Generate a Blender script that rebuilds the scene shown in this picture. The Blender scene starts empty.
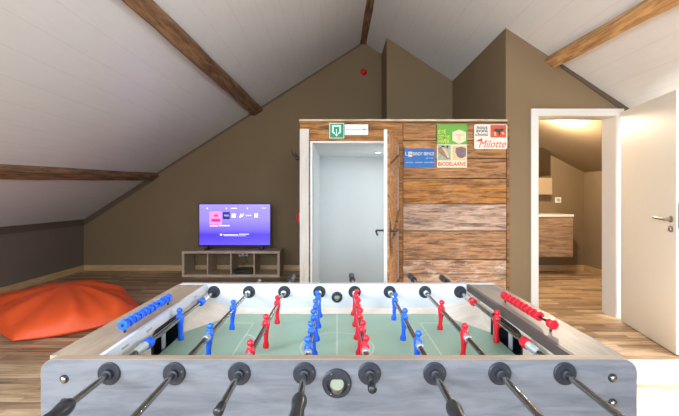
import bpy, bmesh, math, random
from mathutils import Vector, Matrix
random.seed(7)
scene = bpy.context.scene
col = scene.collection
PI = math.pi
F = 362.0; VX = 337.0; VY = 196.0; CH = 1.2

def P(px, py, Y):
    return Vector(((px-VX)*Y/F, Y, CH-(py-VY)*Y/F))

# ------------------------------------------------------------------ materials
MATS = {}
def lin(c):
    return tuple((x/255/12.92 if x/255 <= .04045 else ((x/255+.055)/1.055)**2.4) for x in c) + (1,)

def new_mat(name):
    m = bpy.data.materials.new(name); m.use_nodes = True
    nt = m.node_tree
    b = nt.nodes.get('Principled BSDF')
    MATS[name] = m
    return m, nt, b

def plain(name, c, rough=.6, metal=0, noise=.06, scale=30, bump=0.0, spec=None):
    m, nt, b = new_mat(name)
    N = nt.nodes; L = nt.links
    b.inputs['Roughness'].default_value = rough
    b.inputs['Metallic'].default_value = metal
    if spec is not None: b.inputs['Specular IOR Level'].default_value = spec
    tc = N.new('ShaderNodeTexCoord'); nz = N.new('ShaderNodeTexNoise'); nz.inputs['Scale'].default_value = scale
    L.new(tc.outputs['Object'], nz.inputs['Vector'])
    mr = N.new('ShaderNodeMapRange'); mr.inputs['To Min'].default_value = 1-noise; mr.inputs['To Max'].default_value = 1+noise
    L.new(nz.outputs['Fac'], mr.inputs['Value'])
    mx = N.new('ShaderNodeVectorMath'); mx.operation = 'SCALE'
    mx.inputs[0].default_value = lin(c)[:3]
    L.new(mr.outputs['Result'], mx.inputs['Scale'])
    L.new(mx.outputs['Vector'], b.inputs['Base Color'])
    if bump:
        bp = N.new('ShaderNodeBump'); bp.inputs['Strength'].default_value = bump; bp.inputs['Distance'].default_value = .003
        L.new(nz.outputs['Fac'], bp.inputs['Height']); L.new(bp.outputs['Normal'], b.inputs['Normal'])
    return m

def emis(name, c, s):
    m, nt, b = new_mat(name)
    b.inputs['Base Color'].default_value = lin(c)
    b.inputs['Emission Color'].default_value = lin(c)
    b.inputs['Emission Strength'].default_value = s
    return m

def wood(name, c1, c2, stretch=(1, 12, 12), scale=6, rough=.6, bump=.15, attr=False, patch=None, patch_amt=.5, detail=6):
    """grain runs along the axis whose stretch is smallest"""
    m, nt, b = new_mat(name)
    N = nt.nodes; L = nt.links
    b.inputs['Roughness'].default_value = rough
    tc = N.new('ShaderNodeTexCoord'); mp = N.new('ShaderNodeMapping')
    mp.inputs['Scale'].default_value = stretch
    L.new(tc.outputs['Object'], mp.inputs['Vector'])
    vec = mp.outputs['Vector']
    if attr:
        at = N.new('ShaderNodeAttribute'); at.attribute_name = 'tone'
        ad = N.new('ShaderNodeVectorMath'); ad.operation = 'ADD'
        sc = N.new('ShaderNodeVectorMath'); sc.operation = 'SCALE'; sc.inputs['Scale'].default_value = 23
        L.new(at.outputs['Color'], sc.inputs[0]); L.new(sc.outputs[0], ad.inputs[1]); L.new(vec, ad.inputs[0])
        vec = ad.outputs[0]
    nz = N.new('ShaderNodeTexNoise'); nz.inputs['Scale'].default_value = scale; nz.inputs['Detail'].default_value = detail
    nz.inputs['Roughness'].default_value = .65; nz.inputs['Distortion'].default_value = .6
    L.new(vec, nz.inputs['Vector'])
    cr = N.new('ShaderNodeValToRGB')
    cr.color_ramp.elements[0].position = .36; cr.color_ramp.elements[0].color = lin(c2)
    cr.color_ramp.elements[1].position = .62; cr.color_ramp.elements[1].color = lin(c1)
    L.new(nz.outputs['Fac'], cr.inputs['Fac'])
    out = cr.outputs['Color']
    if patch:
        n2 = N.new('ShaderNodeTexNoise'); n2.inputs['Scale'].default_value = 6; n2.inputs['Detail'].default_value = 12; n2.inputs['Roughness'].default_value = .75
        mp2 = N.new('ShaderNodeMapping'); mp2.inputs['Scale'].default_value = (1, 1.5, 2.2)
        L.new(tc.outputs['Object'], mp2.inputs['Vector']); L.new(mp2.outputs['Vector'], n2.inputs['Vector'])
        mr = N.new('ShaderNodeMapRange'); mr.inputs['From Min'].default_value = .5; mr.inputs['From Max'].default_value = .68
        mr.inputs['To Max'].default_value = patch_amt
        L.new(n2.outputs['Fac'], mr.inputs['Value'])
        mx = N.new('ShaderNodeMix'); mx.data_type = 'RGBA'
        L.new(out, mx.inputs[6]); mx.inputs[7].default_value = lin(patch)
        if attr:
            sp = N.new('ShaderNodeSeparateColor'); L.new(at.outputs['Color'], sp.inputs[0])
            mm = N.new('ShaderNodeMath'); mm.operation = 'MULTIPLY'
            L.new(mr.outputs[0], mm.inputs[0]); L.new(sp.outputs[2], mm.inputs[1])
            L.new(mm.outputs[0], mx.inputs[0])
        else:
            L.new(mr.outputs[0], mx.inputs[0])
        out = mx.outputs[2]
    if attr:
        # red channel: brightness of the plank, green channel: how weathered grey it is
        sp2 = N.new('ShaderNodeSeparateColor'); L.new(at.outputs['Color'], sp2.inputs[0])
        hs = N.new('ShaderNodeHueSaturation')
        v = N.new('ShaderNodeMapRange'); v.inputs['To Min'].default_value = .5; v.inputs['To Max'].default_value = 1.5
        L.new(sp2.outputs[0], v.inputs['Value']); L.new(v.outputs[0], hs.inputs['Value'])
        s = N.new('ShaderNodeMapRange'); s.inputs['To Min'].default_value = 1.1; s.inputs['To Max'].default_value = .3
        L.new(sp2.outputs[1], s.inputs['Value']); L.new(s.outputs[0], hs.inputs['Saturation'])
        L.new(out, hs.inputs['Color']); out = hs.outputs['Color']
    L.new(out, b.inputs['Base Color'])
    bp = N.new('ShaderNodeBump'); bp.inputs['Strength'].default_value = bump; bp.inputs['Distance'].default_value = .004
    L.new(nz.outputs['Fac'], bp.inputs['Height']); L.new(bp.outputs['Normal'], b.inputs['Normal'])
    return m

def floor_mat():
    m, nt, b = new_mat('floor_laminate')
    N = nt.nodes; L = nt.links
    tc = N.new('ShaderNodeTexCoord')
    br = N.new('ShaderNodeTexBrick')
    br.offset = .37; br.offset_frequency = 2; br.squash = 1
    br.inputs['Color1'].default_value = (0, 0, 0, 1); br.inputs['Color2'].default_value = (1, 1, 1, 1)
    br.inputs['Mortar'].default_value = (.2, .2, .2, 1)
    br.inputs['Scale'].default_value = 1
    br.inputs['Mortar Size'].default_value = .0012
    br.inputs['Mortar Smooth'].default_value = .1
    br.inputs['Bias'].default_value = 0
    br.inputs['Brick Width'].default_value = .62
    br.inputs['Row Height'].default_value = .068
    L.new(tc.outputs['Object'], br.inputs['Vector'])
    mp = N.new('ShaderNodeMapping'); mp.inputs['Scale'].default_value = (1.6, 22, 1)
    L.new(tc.outputs['Object'], mp.inputs['Vector'])
    # shift the grain from strip to strip
    ad = N.new('ShaderNodeVectorMath'); ad.operation = 'ADD'
    sc = N.new('ShaderNodeVectorMath'); sc.operation = 'SCALE'; sc.inputs['Scale'].default_value = 9
    L.new(br.outputs['Color'], sc.inputs[0]); L.new(mp.outputs[0], ad.inputs[0]); L.new(sc.outputs[0], ad.inputs[1])
    nz = N.new('ShaderNodeTexNoise'); nz.inputs['Scale'].default_value = 2.2; nz.inputs['Detail'].default_value = 6
    nz.inputs['Roughness'].default_value = .6; nz.inputs['Distortion'].default_value = .5
    L.new(ad.outputs[0], nz.inputs['Vector'])
    ma = N.new('ShaderNodeMath'); ma.operation = 'MULTIPLY_ADD'
    sepc = N.new('ShaderNodeSeparateColor'); L.new(br.outputs['Color'], sepc.inputs[0])
    L.new(sepc.outputs[0], ma.inputs[0]); ma.inputs[1].default_value = .42
    L.new(nz.outputs['Fac'], ma.inputs[2])
    mb = N.new('ShaderNodeMath'); mb.operation = 'ADD'; mb.inputs[1].default_value = -.21
    L.new(ma.outputs[0], mb.inputs[0])
    cr = N.new('ShaderNodeValToRGB')
    e = cr.color_ramp.elements
    e[0].position = .22; e[0].color = lin((104, 82, 62))
    e[1].position = .78; e[1].color = lin((208, 182, 148))
    x = e.new(.5); x.color = lin((166, 136, 104))
    L.new(mb.outputs[0], cr.inputs['Fac'])
    mj = N.new('ShaderNodeMix'); mj.data_type = 'RGBA'; mj.inputs[7].default_value = lin((90, 66, 44))
    mf = N.new('ShaderNodeMath'); mf.operation = 'MULTIPLY'; mf.inputs[1].default_value = .6
    L.new(br.outputs['Fac'], mf.inputs[0]); L.new(mf.outputs[0], mj.inputs[0])
    L.new(cr.outputs['Color'], mj.inputs[6])
    L.new(mj.outputs[2], b.inputs['Base Color'])
    b.inputs['Roughness'].default_value = .42
    return m

def ceiling_mat():
    m, nt, b = new_mat('ceiling_board')
    N = nt.nodes; L = nt.links
    b.inputs['Roughness'].default_value = .3
    tc = N.new('ShaderNodeTexCoord'); sx = N.new('ShaderNodeSeparateXYZ')
    L.new(tc.outputs['Object'], sx.inputs[0])
    mu = N.new('ShaderNodeMath'); mu.operation = 'MULTIPLY'; mu.inputs[1].default_value = 1/.185
    L.new(sx.outputs[0], mu.inputs[0])
    fr = N.new('ShaderNodeMath'); fr.operation = 'FRACT'; L.new(mu.outputs[0], fr.inputs[0])
    gt = N.new('ShaderNodeMath'); gt.operation = 'LESS_THAN'; gt.inputs[1].default_value = .035
    L.new(fr.outputs[0], gt.inputs[0])
    mp = N.new('ShaderNodeMapping'); mp.inputs['Scale'].default_value = (6, .7, 1); L.new(tc.outputs['Object'], mp.inputs['Vector'])
    nz = N.new('ShaderNodeTexNoise'); nz.inputs['Scale'].default_value = 5; nz.inputs['Detail'].default_value = 5
    L.new(mp.outputs[0], nz.inputs['Vector'])
    mr = N.new('ShaderNodeMapRange'); mr.inputs['To Min'].default_value = .94; mr.inputs['To Max'].default_value = 1.03
    L.new(nz.outputs['Fac'], mr.inputs['Value'])
    vs = N.new('ShaderNodeVectorMath'); vs.operation = 'SCALE'; vs.inputs[0].default_value = lin((226, 226, 227))[:3]
    L.new(mr.outputs[0], vs.inputs['Scale'])
    mx = N.new('ShaderNodeMix'); mx.data_type = 'RGBA'
    ml = N.new('ShaderNodeMath'); ml.operation = 'MULTIPLY'; ml.inputs[1].default_value = .13; L.new(gt.outputs[0], ml.inputs[0])
    L.new(ml.outputs[0], mx.inputs[0]); L.new(vs.outputs[0], mx.inputs[6]); mx.inputs[7].default_value = lin((150, 140, 132))
    L.new(mx.outputs[2], b.inputs['Base Color'])
    bp = N.new('ShaderNodeBump'); bp.invert = True; bp.inputs['Strength'].default_value = .15; bp.inputs['Distance'].default_value = .004
    L.new(gt.outputs[0], bp.inputs['Height']); L.new(bp.outputs['Normal'], b.inputs['Normal'])
    return m

def screen_mat():
    m, nt, b = new_mat('tv_screen_glow')
    N = nt.nodes; L = nt.links
    b.inputs['Base Color'].default_value = (.01, .01, .02, 1); b.inputs['Roughness'].default_value = .25
    tc = N.new('ShaderNodeTexCoord'); sx = N.new('ShaderNodeSeparateXYZ'); L.new(tc.outputs['Object'], sx.inputs[0])
    mr = N.new('ShaderNodeMapRange'); mr.inputs['From Min'].default_value = .07; mr.inputs['From Max'].default_value = .72
    L.new(sx.outputs[2], mr.inputs['Value'])
    cr = N.new('ShaderNodeValToRGB'); e = cr.color_ramp.elements
    e[0].position = 0; e[0].color = lin((92, 76, 232))
    e[1].position = 1; e[1].color = lin((150, 138, 240))
    for p, c in ((.24, (70, 52, 205)), (.34, (104, 88, 226)), (.6, (138, 124, 238)), (.8, (140, 126, 240))):
        x = e.new(p); x.color = lin(c)
    L.new(mr.outputs[0], cr.inputs['Fac'])
    nz = N.new('ShaderNodeTexNoise'); nz.inputs['Scale'].default_value = 2; L.new(tc.outputs['Object'], nz.inputs['Vector'])
    m2 = N.new('ShaderNodeMapRange'); m2.inputs['To Min'].default_value = .9; m2.inputs['To Max'].default_value = 1.1
    L.new(nz.outputs['Fac'], m2.inputs['Value'])
    vs = N.new('ShaderNodeVectorMath'); vs.operation = 'SCALE'; L.new(cr.outputs[0], vs.inputs[0]); L.new(m2.outputs[0], vs.inputs['Scale'])
    L.new(vs.outputs[0], b.inputs['Emission Color']); b.inputs['Emission Strength'].default_value = SCREEN
    return m

SCREEN = 1.0
M = {}
M['floor'] = floor_mat()
M['ceil'] = ceiling_mat()
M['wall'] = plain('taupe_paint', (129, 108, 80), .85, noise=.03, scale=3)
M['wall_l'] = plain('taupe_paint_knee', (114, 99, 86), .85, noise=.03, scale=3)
M['wbath'] = plain('bathroom_paint', (142, 122, 95), .8, noise=.03, scale=3)
M['gapshade'] = plain('shadow_gap_brown', (92, 78, 62), .7)  # brown that paints the shade of the gap under the slopes
M['base'] = wood('oak_skirting', (206, 172, 124), (180, 146, 100), (1, 1, 10), 3, .5, .05)
M['white'] = plain('white_lacquer', (224, 220, 213), .35, noise=.01)
M['creamdoor'] = plain('cream_door', (238, 231, 216), .45, noise=.01)
M['stairwhite'] = plain('stair_white', (206, 210, 210), .7, noise=.02)
M['postwhite'] = wood('whitewashed_wood', (214, 204, 194), (200, 190, 178), (10, 10, 1), 3, .6, .15)
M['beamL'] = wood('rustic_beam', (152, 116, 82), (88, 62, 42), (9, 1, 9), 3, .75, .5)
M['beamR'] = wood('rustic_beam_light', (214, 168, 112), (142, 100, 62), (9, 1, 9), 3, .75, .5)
M['plank'] = wood('reclaimed_plank', (182, 130, 80), (92, 58, 34), (1, 6, 9), 4.2, .8, .6, attr=True, patch=(222, 206, 188), patch_amt=.62, detail=12)
M['frontlam'] = wood('grey_laminate', (111, 113, 118), (88, 91, 98), (1, 10, 7), 5, .45, .08, detail=8)
M['edgewood'] = wood('beige_edge', (158, 138, 118), (138, 118, 100), (1, 9, 9), 5, .5, .06)
M['topL'] = wood('top_warm_cast', (166, 146, 126), (142, 122, 104), (9, 1, 9), 4, .45, .05)  # left table top, warm cast of the light mixed into its colour
M['topR'] = wood('top_grey_cast', (138, 130, 122), (112, 105, 98), (9, 1, 9), 4, .45, .05)  # right table top, greyer cast of the light mixed into its colour
M['darkstrip'] = plain('dark_strip', (84, 76, 70), .5)
M['tablewhite'] = plain('table_white', (196, 198, 203), .35, noise=.01)
M['cream'] = wood('cream_ramp', (226, 214, 200), (214, 200, 184), (2, 8, 2), 5, .5, .03)
M['green'] = plain('playfield_green', (154, 184, 162), .42, noise=.03, scale=8)
M['line'] = plain('field_line', (188, 204, 188), .5)
M['black'] = plain('black_plastic', (26, 28, 32), .35)
M['slate'] = plain('slate_plastic', (29, 33, 42), .5, bump=.2, scale=120)
M['grip'] = plain('black_grip', (38, 38, 40), .32)
M['chrome'] = plain('chrome', (158, 156, 152), .14, 1, noise=.02)
M['steel'] = plain('satin_steel', (170, 166, 158), .32, 1)
M['darkmetal'] = plain('dark_iron', (70, 66, 64), .4, .8)
M['blue'] = plain('blue_plastic', (22, 92, 214), .3, noise=.03)
M['red'] = plain('red_plastic', (206, 22, 40), .3, noise=.03)
M['springs'] = plain('clear_spring', (178, 184, 184), .25, .5)
M['orange'] = plain('orange_nylon', (220, 80, 28), .55, noise=.05, scale=6, bump=.15)
M['oakshelf'] = wood('white_stained_oak', (196, 174, 148), (168, 146, 120), (1, 8, 8), 4, .5, .05)
M['tvblack'] = plain('tv_black', (14, 14, 18), .3)
M['screen'] = screen_mat()
M['pink'] = emis('screen_pink', (240, 120, 178), SCREEN)
M['navy'] = emis('screen_navy', (26, 32, 96), SCREEN)
M['lilac'] = emis('screen_lilac', (205, 200, 255), SCREEN)
M['maroon'] = emis('screen_maroon', (130, 30, 90), SCREEN)
M['signgreen'] = plain('safety_green', (14, 122, 78), .4)
M['signlight'] = plain('safety_pale', (188, 238, 214), .4)
M['plasticwhite'] = plain('plastic_white', (228, 226, 218), .4)
M['plasticgrey'] = plain('plastic_grey', (150, 150, 150), .4)
M['enamelblue'] = plain('enamel_blue', (4, 98, 172), .4)
M['enamelwhite'] = plain('enamel_white', (220, 212, 198), .4)
M['enamelgreen'] = plain('enamel_green', (98, 162, 50), .45)
M['yellow'] = plain('sign_yellow', (206, 206, 96), .45)
M['papercream'] = plain('paper_cream', (212, 202, 172), .6)
M['signred'] = plain('sign_red', (196, 58, 40), .45)
M['signorange'] = plain('sign_orange', (200, 76, 42), .45)
M['charcoal'] = plain('sign_charcoal', (52, 50, 54), .5)
M['picbrown'] = plain('picture_brown', (138, 112, 96), .6, noise=.5, scale=45)
M['picgreen'] = plain('picture_green', (150, 160, 132), .6, noise=.4, scale=45)
M['pictan'] = plain('picture_tan', (214, 178, 130), .6, noise=.2, scale=40)
M['picmauve'] = plain('picture_mauve', (116, 98, 104), .6, noise=.6, scale=60)
M['vanity'] = wood('vanity_oak', (178, 150, 122), (126, 100, 76), (1, 6, 9), 4, .5, .08)
M['liner'] = plain('cup_liner', (150, 156, 132), .4)
M['ceramic'] = plain('ceramic', (240, 238, 232), .15)
M['mirror'] = plain('mirror_glass', (190, 185, 178), .04, 1, noise=0)
M['lamp'] = emis('lamp_glow', (255, 250, 240), 6)
M['glass'] = None
gm, gnt, gb = new_mat('window_glass')
gb.inputs['Transmission Weight'].default_value = 1; gb.inputs['Roughness'].default_value = 0; gb.inputs['IOR'].default_value = 1.0
M['glass'] = gm

# ------------------------------------------------------------------ helpers
def tag(o, label=None, cat=None, group=None, kind=None):
    if label: o['label'] = label
    if cat: o['category'] = cat
    if group: o['group'] = group
    if kind: o['kind'] = kind
    return o

WL = {}
def empty(name, loc):
    o = bpy.data.objects.new(name, None); col.objects.link(o); o.location = loc
    o.empty_display_size = .05
    WL[o] = Vector(loc); return o

def obj(name, bm, mat, parent=None, smooth=False, origin=None, bevel=0, sub=0, seg=2):
    """bm is in world coordinates; the object's origin goes to `origin` (default: base centre for top-level, parent's origin for parts)"""
    me = bpy.data.meshes.new(name)
    bmesh.ops.recalc_face_normals(bm, faces=bm.faces)
    if origin is None:
        if parent is not None: origin = WL[parent]
        else:
            vs = [v.co for v in bm.verts]
            mn = Vector((min(v.x for v in vs), min(v.y for v in vs), min(v.z for v in vs)))
            mx = Vector((max(v.x for v in vs), max(v.y for v in vs), max(v.z for v in vs)))
            origin = Vector(((mn.x+mx.x)/2, (mn.y+mx.y)/2, mn.z))
    origin = Vector(origin)
    bmesh.ops.translate(bm, vec=-origin, verts=bm.verts)
    bm.to_mesh(me); bm.free()
    o = bpy.data.objects.new(name, me); col.objects.link(o)
    if mat is not None:
        for mm in (mat if isinstance(mat, (list, tuple)) else [mat]): me.materials.append(mm)
    WL[o] = origin
    if parent is not None:
        o.parent = parent; o.location = origin - WL[parent]
    else: o.location = origin
    if smooth:
        for p in me.polygons: p.use_smooth = True
        me.set_sharp_from_angle(angle=math.radians(38))
    if bevel:
        b = o.modifiers.new('bevel', 'BEVEL'); b.width = bevel; b.segments = seg; b.limit_method = 'ANGLE'
        b.angle_limit = math.radians(40)
    if sub:
        s = o.modifiers.new('sub', 'SUBSURF'); s.levels = sub; s.render_levels = sub
    return o

def box(bm, x0, x1, y0, y1, z0, z1, mi=0):
    vs = [bm.verts.new((x, y, z)) for x in (x0, x1) for y in (y0, y1) for z in (z0, z1)]
    for f in ((0,1,3,2), (4,6,7,5), (0,4,5,1), (2,3,7,6), (0,2,6,4), (1,5,7,3)):
        fc = bm.faces.new([vs[i] for i in f]); fc.material_index = mi
    return vs

def boxes(*bs):
    bm = bmesh.new()
    for b in bs: box(bm, *b)
    return bm

def prism(bm, pts, vec):
    """polygon of 3-D points swept by vec"""
    vec = Vector(vec)
    a = [bm.verts.new(p) for p in pts]; b = [bm.verts.new(Vector(p)+vec) for p in pts]
    bm.faces.new(a); bm.faces.new(b[::-1])
    n = len(pts)
    for i in range(n): bm.faces.new([a[i], a[(i+1) % n], b[(i+1) % n], b[i]])

def frame_of(d):
    d = Vector(d).normalized()
    u = d.cross(Vector((0, 0, 1)))
    if u.length < 1e-3: u = d.cross(Vector((1, 0, 0)))
    u.normalize(); v = d.cross(u)
    return d, u, v

def lathe(bm, p, d, prof, n=20, caps=True):
    """prof: list of (distance along d from p, radius)"""
    p = Vector(p); d, u, v = frame_of(d)
    rings = []
    for t, r in prof:
        rings.append([bm.verts.new(p+d*t+(u*math.cos(2*PI*i/n)+v*math.sin(2*PI*i/n))*r) for i in range(n)])
    for a, b in zip(rings, rings[1:]):
        for i in range(n): bm.faces.new([a[i], a[(i+1) % n], b[(i+1) % n], b[i]])
    if caps:
        bm.faces.new(rings[0][::-1]); bm.faces.new(rings[-1])

def tube(bm, pts, r, n=10):
    pts = [Vector(p) for p in pts]
    rings = []
    for i, p in enumerate(pts):
        a = pts[max(i-1, 0)]; b = pts[min(i+1, len(pts)-1)]
        d, u, v = frame_of(b-a)
        rr = r[i] if isinstance(r, (list, tuple)) else r
        rings.append([bm.verts.new(p+(u*math.cos(2*PI*k/n)+v*math.sin(2*PI*k/n))*rr) for k in range(n)])
    for a, b in zip(rings, rings[1:]):
        for k in range(n): bm.faces.new([a[k], a[(k+1) % n], b[(k+1) % n], b[k]])
    bm.faces.new(rings[0][::-1]); bm.faces.new(rings[-1])

def loft(bm, secs, n=14):
    """secs: (cx,cy,z,rx,ry)"""
    rings = [[bm.verts.new((cx+rx*math.cos(2*PI*i/n), cy+ry*math.sin(2*PI*i/n), z)) for i in range(n)] for cx, cy, z, rx, ry in secs]
    for a, b in zip(rings, rings[1:]):
        for i in range(n): bm.faces.new([a[i], a[(i+1) % n], b[(i+1) % n], b[i]])
    bm.faces.new(rings[0][::-1]); bm.faces.new(rings[-1])

def text_bm(txt, x, y, z, h, w=None, shear=0, depth=.0008, align='LEFT', bold=.0):
    """upright lettering facing -Y; (x,z) is the lower left corner of the line, h the cap height, w the width"""
    c = bpy.data.curves.new('t', 'FONT'); c.body = txt; c.size = 1; c.shear = shear; c.offset = bold
    o = bpy.data.objects.new('t', c); col.objects.link(o)
    dg = bpy.context.evaluated_depsgraph_get()
    me = bpy.data.meshes.new_from_object(o.evaluated_get(dg))
    bm = bmesh.new(); bm.from_mesh(me)
    bpy.data.objects.remove(o); bpy.data.curves.remove(c); bpy.data.meshes.remove(me)
    if not bm.verts: return bm
    x0 = min(v.co.x for v in bm.verts); x1 = max(v.co.x for v in bm.verts)
    y0 = min(v.co.y for v in bm.verts); y1 = max(v.co.y for v in bm.verts)
    sz = h/(y1-y0); sx = (w/(x1-x0)) if w else sz
    for v in bm.verts:
        v.co = Vector((x+(v.co.x-x0)*sx, y, z+(v.co.y-y0)*sz))
    r = bmesh.ops.extrude_face_region(bm, geom=bm.faces[:])
    bmesh.ops.translate(bm, vec=(0, -depth, 0), verts=[e for e in r['geom'] if isinstance(e, bmesh.types.BMVert)])
    return bm

def copy_to(src, parent, name=None):
    o = src.copy(); col.objects.link(o)
    if parent is not None: o.parent = parent
    WL[o] = WL.get(src, Vector())
    return o

# ------------------------------------------------------------------ room geometry
RX, RZ = .42, 3.68           # ridge
SL, SR = .636, .66           # pitch of the two roof slopes
YB, YF = 5.83, -2.2          # gable behind, gable at the camera's back
YD, YD2 = 3.57, 3.74         # wall with the bathroom door
XL, XR = -4.08, 4.7
def zl(x): return RZ-SL*(RX-x)
def zr(x): return RZ-SR*(x-RX)
def st(name, bm, mat, **k):
    return tag(obj(name, bm, mat, **k), kind='structure')

bm = boxes((-4.4, 5.0, YF-.2, 6.2, -.1, 0))
st('floor', bm, M['floor'], origin=(0, 0, 0))

T = .16
def slope_piece(bm, side, x0, x1, y0, y1):
    f = zl if side == 'L' else zr
    pts = [(x0, y0, f(x0)), (x1, y0, f(x1)), (x1, y0, f(x1)+T), (x0, y0, f(x0)+T)]
    prism(bm, pts, (0, y1-y0, 0))
# left slope with one roof window behind the camera
LW = (-3.1, -1.9, -1.5, -.3)      # x0,x1,y0,y1
bm = bmesh.new()
for a in ((-4.4, LW[0], YF-.2, 6.1), (LW[1], RX, YF-.2, 6.1), (LW[0], LW[1], YF-.2, LW[2]), (LW[0], LW[1], LW[3], 6.1)):
    slope_piece(bm, 'L', *a)
st('ceiling_left', bm, M['ceil'], origin=(0, 0, 0))
# right slope with a roof window lighting the floor on the right
RW = (3.0, 4.15, 1.15, 2.70)
bm = bmesh.new()
for a in ((RX, RW[0], YF-.2, YD+.03), (RW[1], 5.0, YF-.2, YD+.03), (RW[0], RW[1], YF-.2, RW[2]), (RW[0], RW[1], RW[3], YD+.03),
          (RX, 1.74, YD+.03, 6.1)):
    slope_piece(bm, 'R', *a)
st('ceiling_right', bm, M['ceil'], origin=(0, 0, 0))
# roof windows: frame and pane
def roof_window(n, side, w):
    f = zl if side == 'L' else zr
    x0, x1, y0, y1 = w
    bm = bmesh.new()
    e = .05
    for a in ((x0-.001, x0+e, y0, y1), (x1-e, x1+.001, y0, y1), (x0, x1, y0-.001, y0+e), (x0, x1, y1-e, y1+.001)):
        pts = [(a[0], a[2], f(a[0])-.01), (a[1], a[2], f(a[1])-.01), (a[1], a[2], f(a[1])+T+.02), (a[0], a[2], f(a[0])+T+.02)]
        prism(bm, pts, (0, a[3]-a[2], 0))
    fr = st('window_%d' % n, bm, M['white'])
for_w = [(1, 'L', LW), (2, 'R', RW)]
for a in for_w: roof_window(*a)

# gable behind (rear wall)
def gable(y, y2, xa, xb, top=.4):
    bm = bmesh.new()
    pts = [(xa, y, 0), (xb, y, 0), (xb, y, zr(xb)+top), (RX, y, RZ+top), (xa, y, zl(xa)+top)]
    prism(bm, pts, (0, y2-y, 0)); return bm
st('wall_rear', gable(YB, YB+.15, -4.4, 5.0), M['wall'])
# gable at the camera's back, with a wide window
W3 = (-1.3, 1.5, .9, 2.5)
bm = bmesh.new()
for x0, x1 in ((-4.4, W3[0]), (W3[1], 5.0)):
    f0 = zl(x0) if x0 < RX else zr(x0); f1 = zl(x1) if x1 < RX else zr(x1)
    prism(bm, [(x0, YF, 0), (x1, YF, 0), (x1, YF, f1+.3), (x0, YF, f0+.3)], (0, -.15, 0))
prism(bm, [(W3[0], YF, W3[3]), (W3[1], YF, W3[3]), (W3[1], YF, zr(W3[1])+.3), (RX, YF, RZ+.3), (W3[0], YF, zl(W3[0])+.3)], (0, -.15, 0))
box(bm, W3[0], W3[1], YF-.15, YF, 0, W3[2])
st('wall_front', bm, M['wall'])
bm = boxes((W3[0], W3[0]+.06, YF-.1, YF-.04, W3[2], W3[3]), (W3[1]-.06, W3[1], YF-.1, YF-.04, W3[2], W3[3]),
           (W3[0], W3[1], YF-.1, YF-.04, W3[2], W3[2]+.06), (W3[0], W3[1], YF-.1, YF-.04, W3[3]-.06, W3[3]), (.06, .13, YF-.1, YF-.04, W3[2], W3[3]))
st('window_3', bm, M['white'])
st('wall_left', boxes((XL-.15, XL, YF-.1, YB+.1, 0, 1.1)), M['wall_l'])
st('wall_right', boxes((XR, XR+.15, YF-.1, YD+.1, 0, 1.1)), M['wall'])
# projecting block beside the ridge
bm = bmesh.new()
x0, x1 = .718, 1.70
prism(bm, [(x0, 5.22, 0), (x1, 5.22, 0), (x1, 5.22, zr(x1)+.1), (x0, 5.22, zr(x0)+.1)], (0, YB-5.22, 0))
st('wall_recess', bm, M['wall'])
# wall running back beside the stair box and the wall with the bathroom door
st('wall_side', boxes((1.665, 1.78, YD+.0006, YB, 0, zr(1.78)+.12)), M['wall'])
DX0, DX1, DZ = 1.978, 2.75, 1.992
bm = bmesh.new()
xe = 5.0
pts = [(1.667, YD, 0), (DX0, YD, 0), (DX0, YD, DZ), (DX1, YD, DZ), (DX1, YD, 0), (xe, YD, 0), (xe, YD, zr(xe)+.6), (1.667, YD, zr(1.667)+.4)]
prism(bm, pts, (0, YD2-YD, 0))
st('wall_door', bm, M['wall'])
# bathroom behind it
bz = lambda x: 1.58+.52*(3.98-x)
bm = bmesh.new()
prism(bm, [(1.78, YD2, bz(1.78)), (4.1, YD2, bz(4.1)), (4.1, YD2, bz(4.1)+.1), (1.78, YD2, bz(1.78)+.1)], (0, YB-YD2+.1, 0))
st('ceiling_bathroom', bm, M['wbath'])
st('wall_bathroom_right', boxes((3.98, 4.1, YD2, YB, 0, 1.8)), M['wbath'])

# skirting boards
st('baseboard_left', boxes((XL, XL+.016, YF, YB-.016, 0, .088)), wood('oak_skirting_long', (206, 172, 124), (180, 146, 100), (1, 1, 10), 3, .5, .05))
st('baseboard_rear', boxes((XL, -.37, YB-.016, YB, 0, .088)), M['base'])
st('baseboard_bathroom', boxes((1.79, 3.964, YB-.016, YB, 0, .088), (3.964, 3.98, YD2, YB-.0, 0, .088)), M['base'])
st('baseboard_right', boxes((2.83, XR, YD-.016, YD, 0, .088), (1.69, DX0-.075, YD-.016, YD, 0, .088)), M['base'])

# dark strips coloured as the shadow gap where the slopes meet the walls
bm = boxes((XL, XL+.012, YF, YB-.012, .73, .835))
st('trim_1', bm, M['gapshade'])
def gable_strip(name, y, side, xa, xb, ha, hb):
    f = zl if side == 'L' else zr
    bm = bmesh.new()
    prism(bm, [(xa, y, f(xa)+.02), (xb, y, f(xb)+.02), (xb, y, f(xb)-hb), (xa, y, f(xa)-ha)], (0, -.012, 0))
    return st(name, bm, M['gapshade'])
gable_strip('trim_2', YB, 'L', XL, -2.95, .10, .09)
gable_strip('trim_3', YB, 'L', -1.38, RX, .03, .03)
gable_strip('trim_4', YD, 'R', 2.2, 3.2, .035, .075)
gable_strip('trim_5', YB, 'L', -2.95, -1.38, .03, .03)

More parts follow.
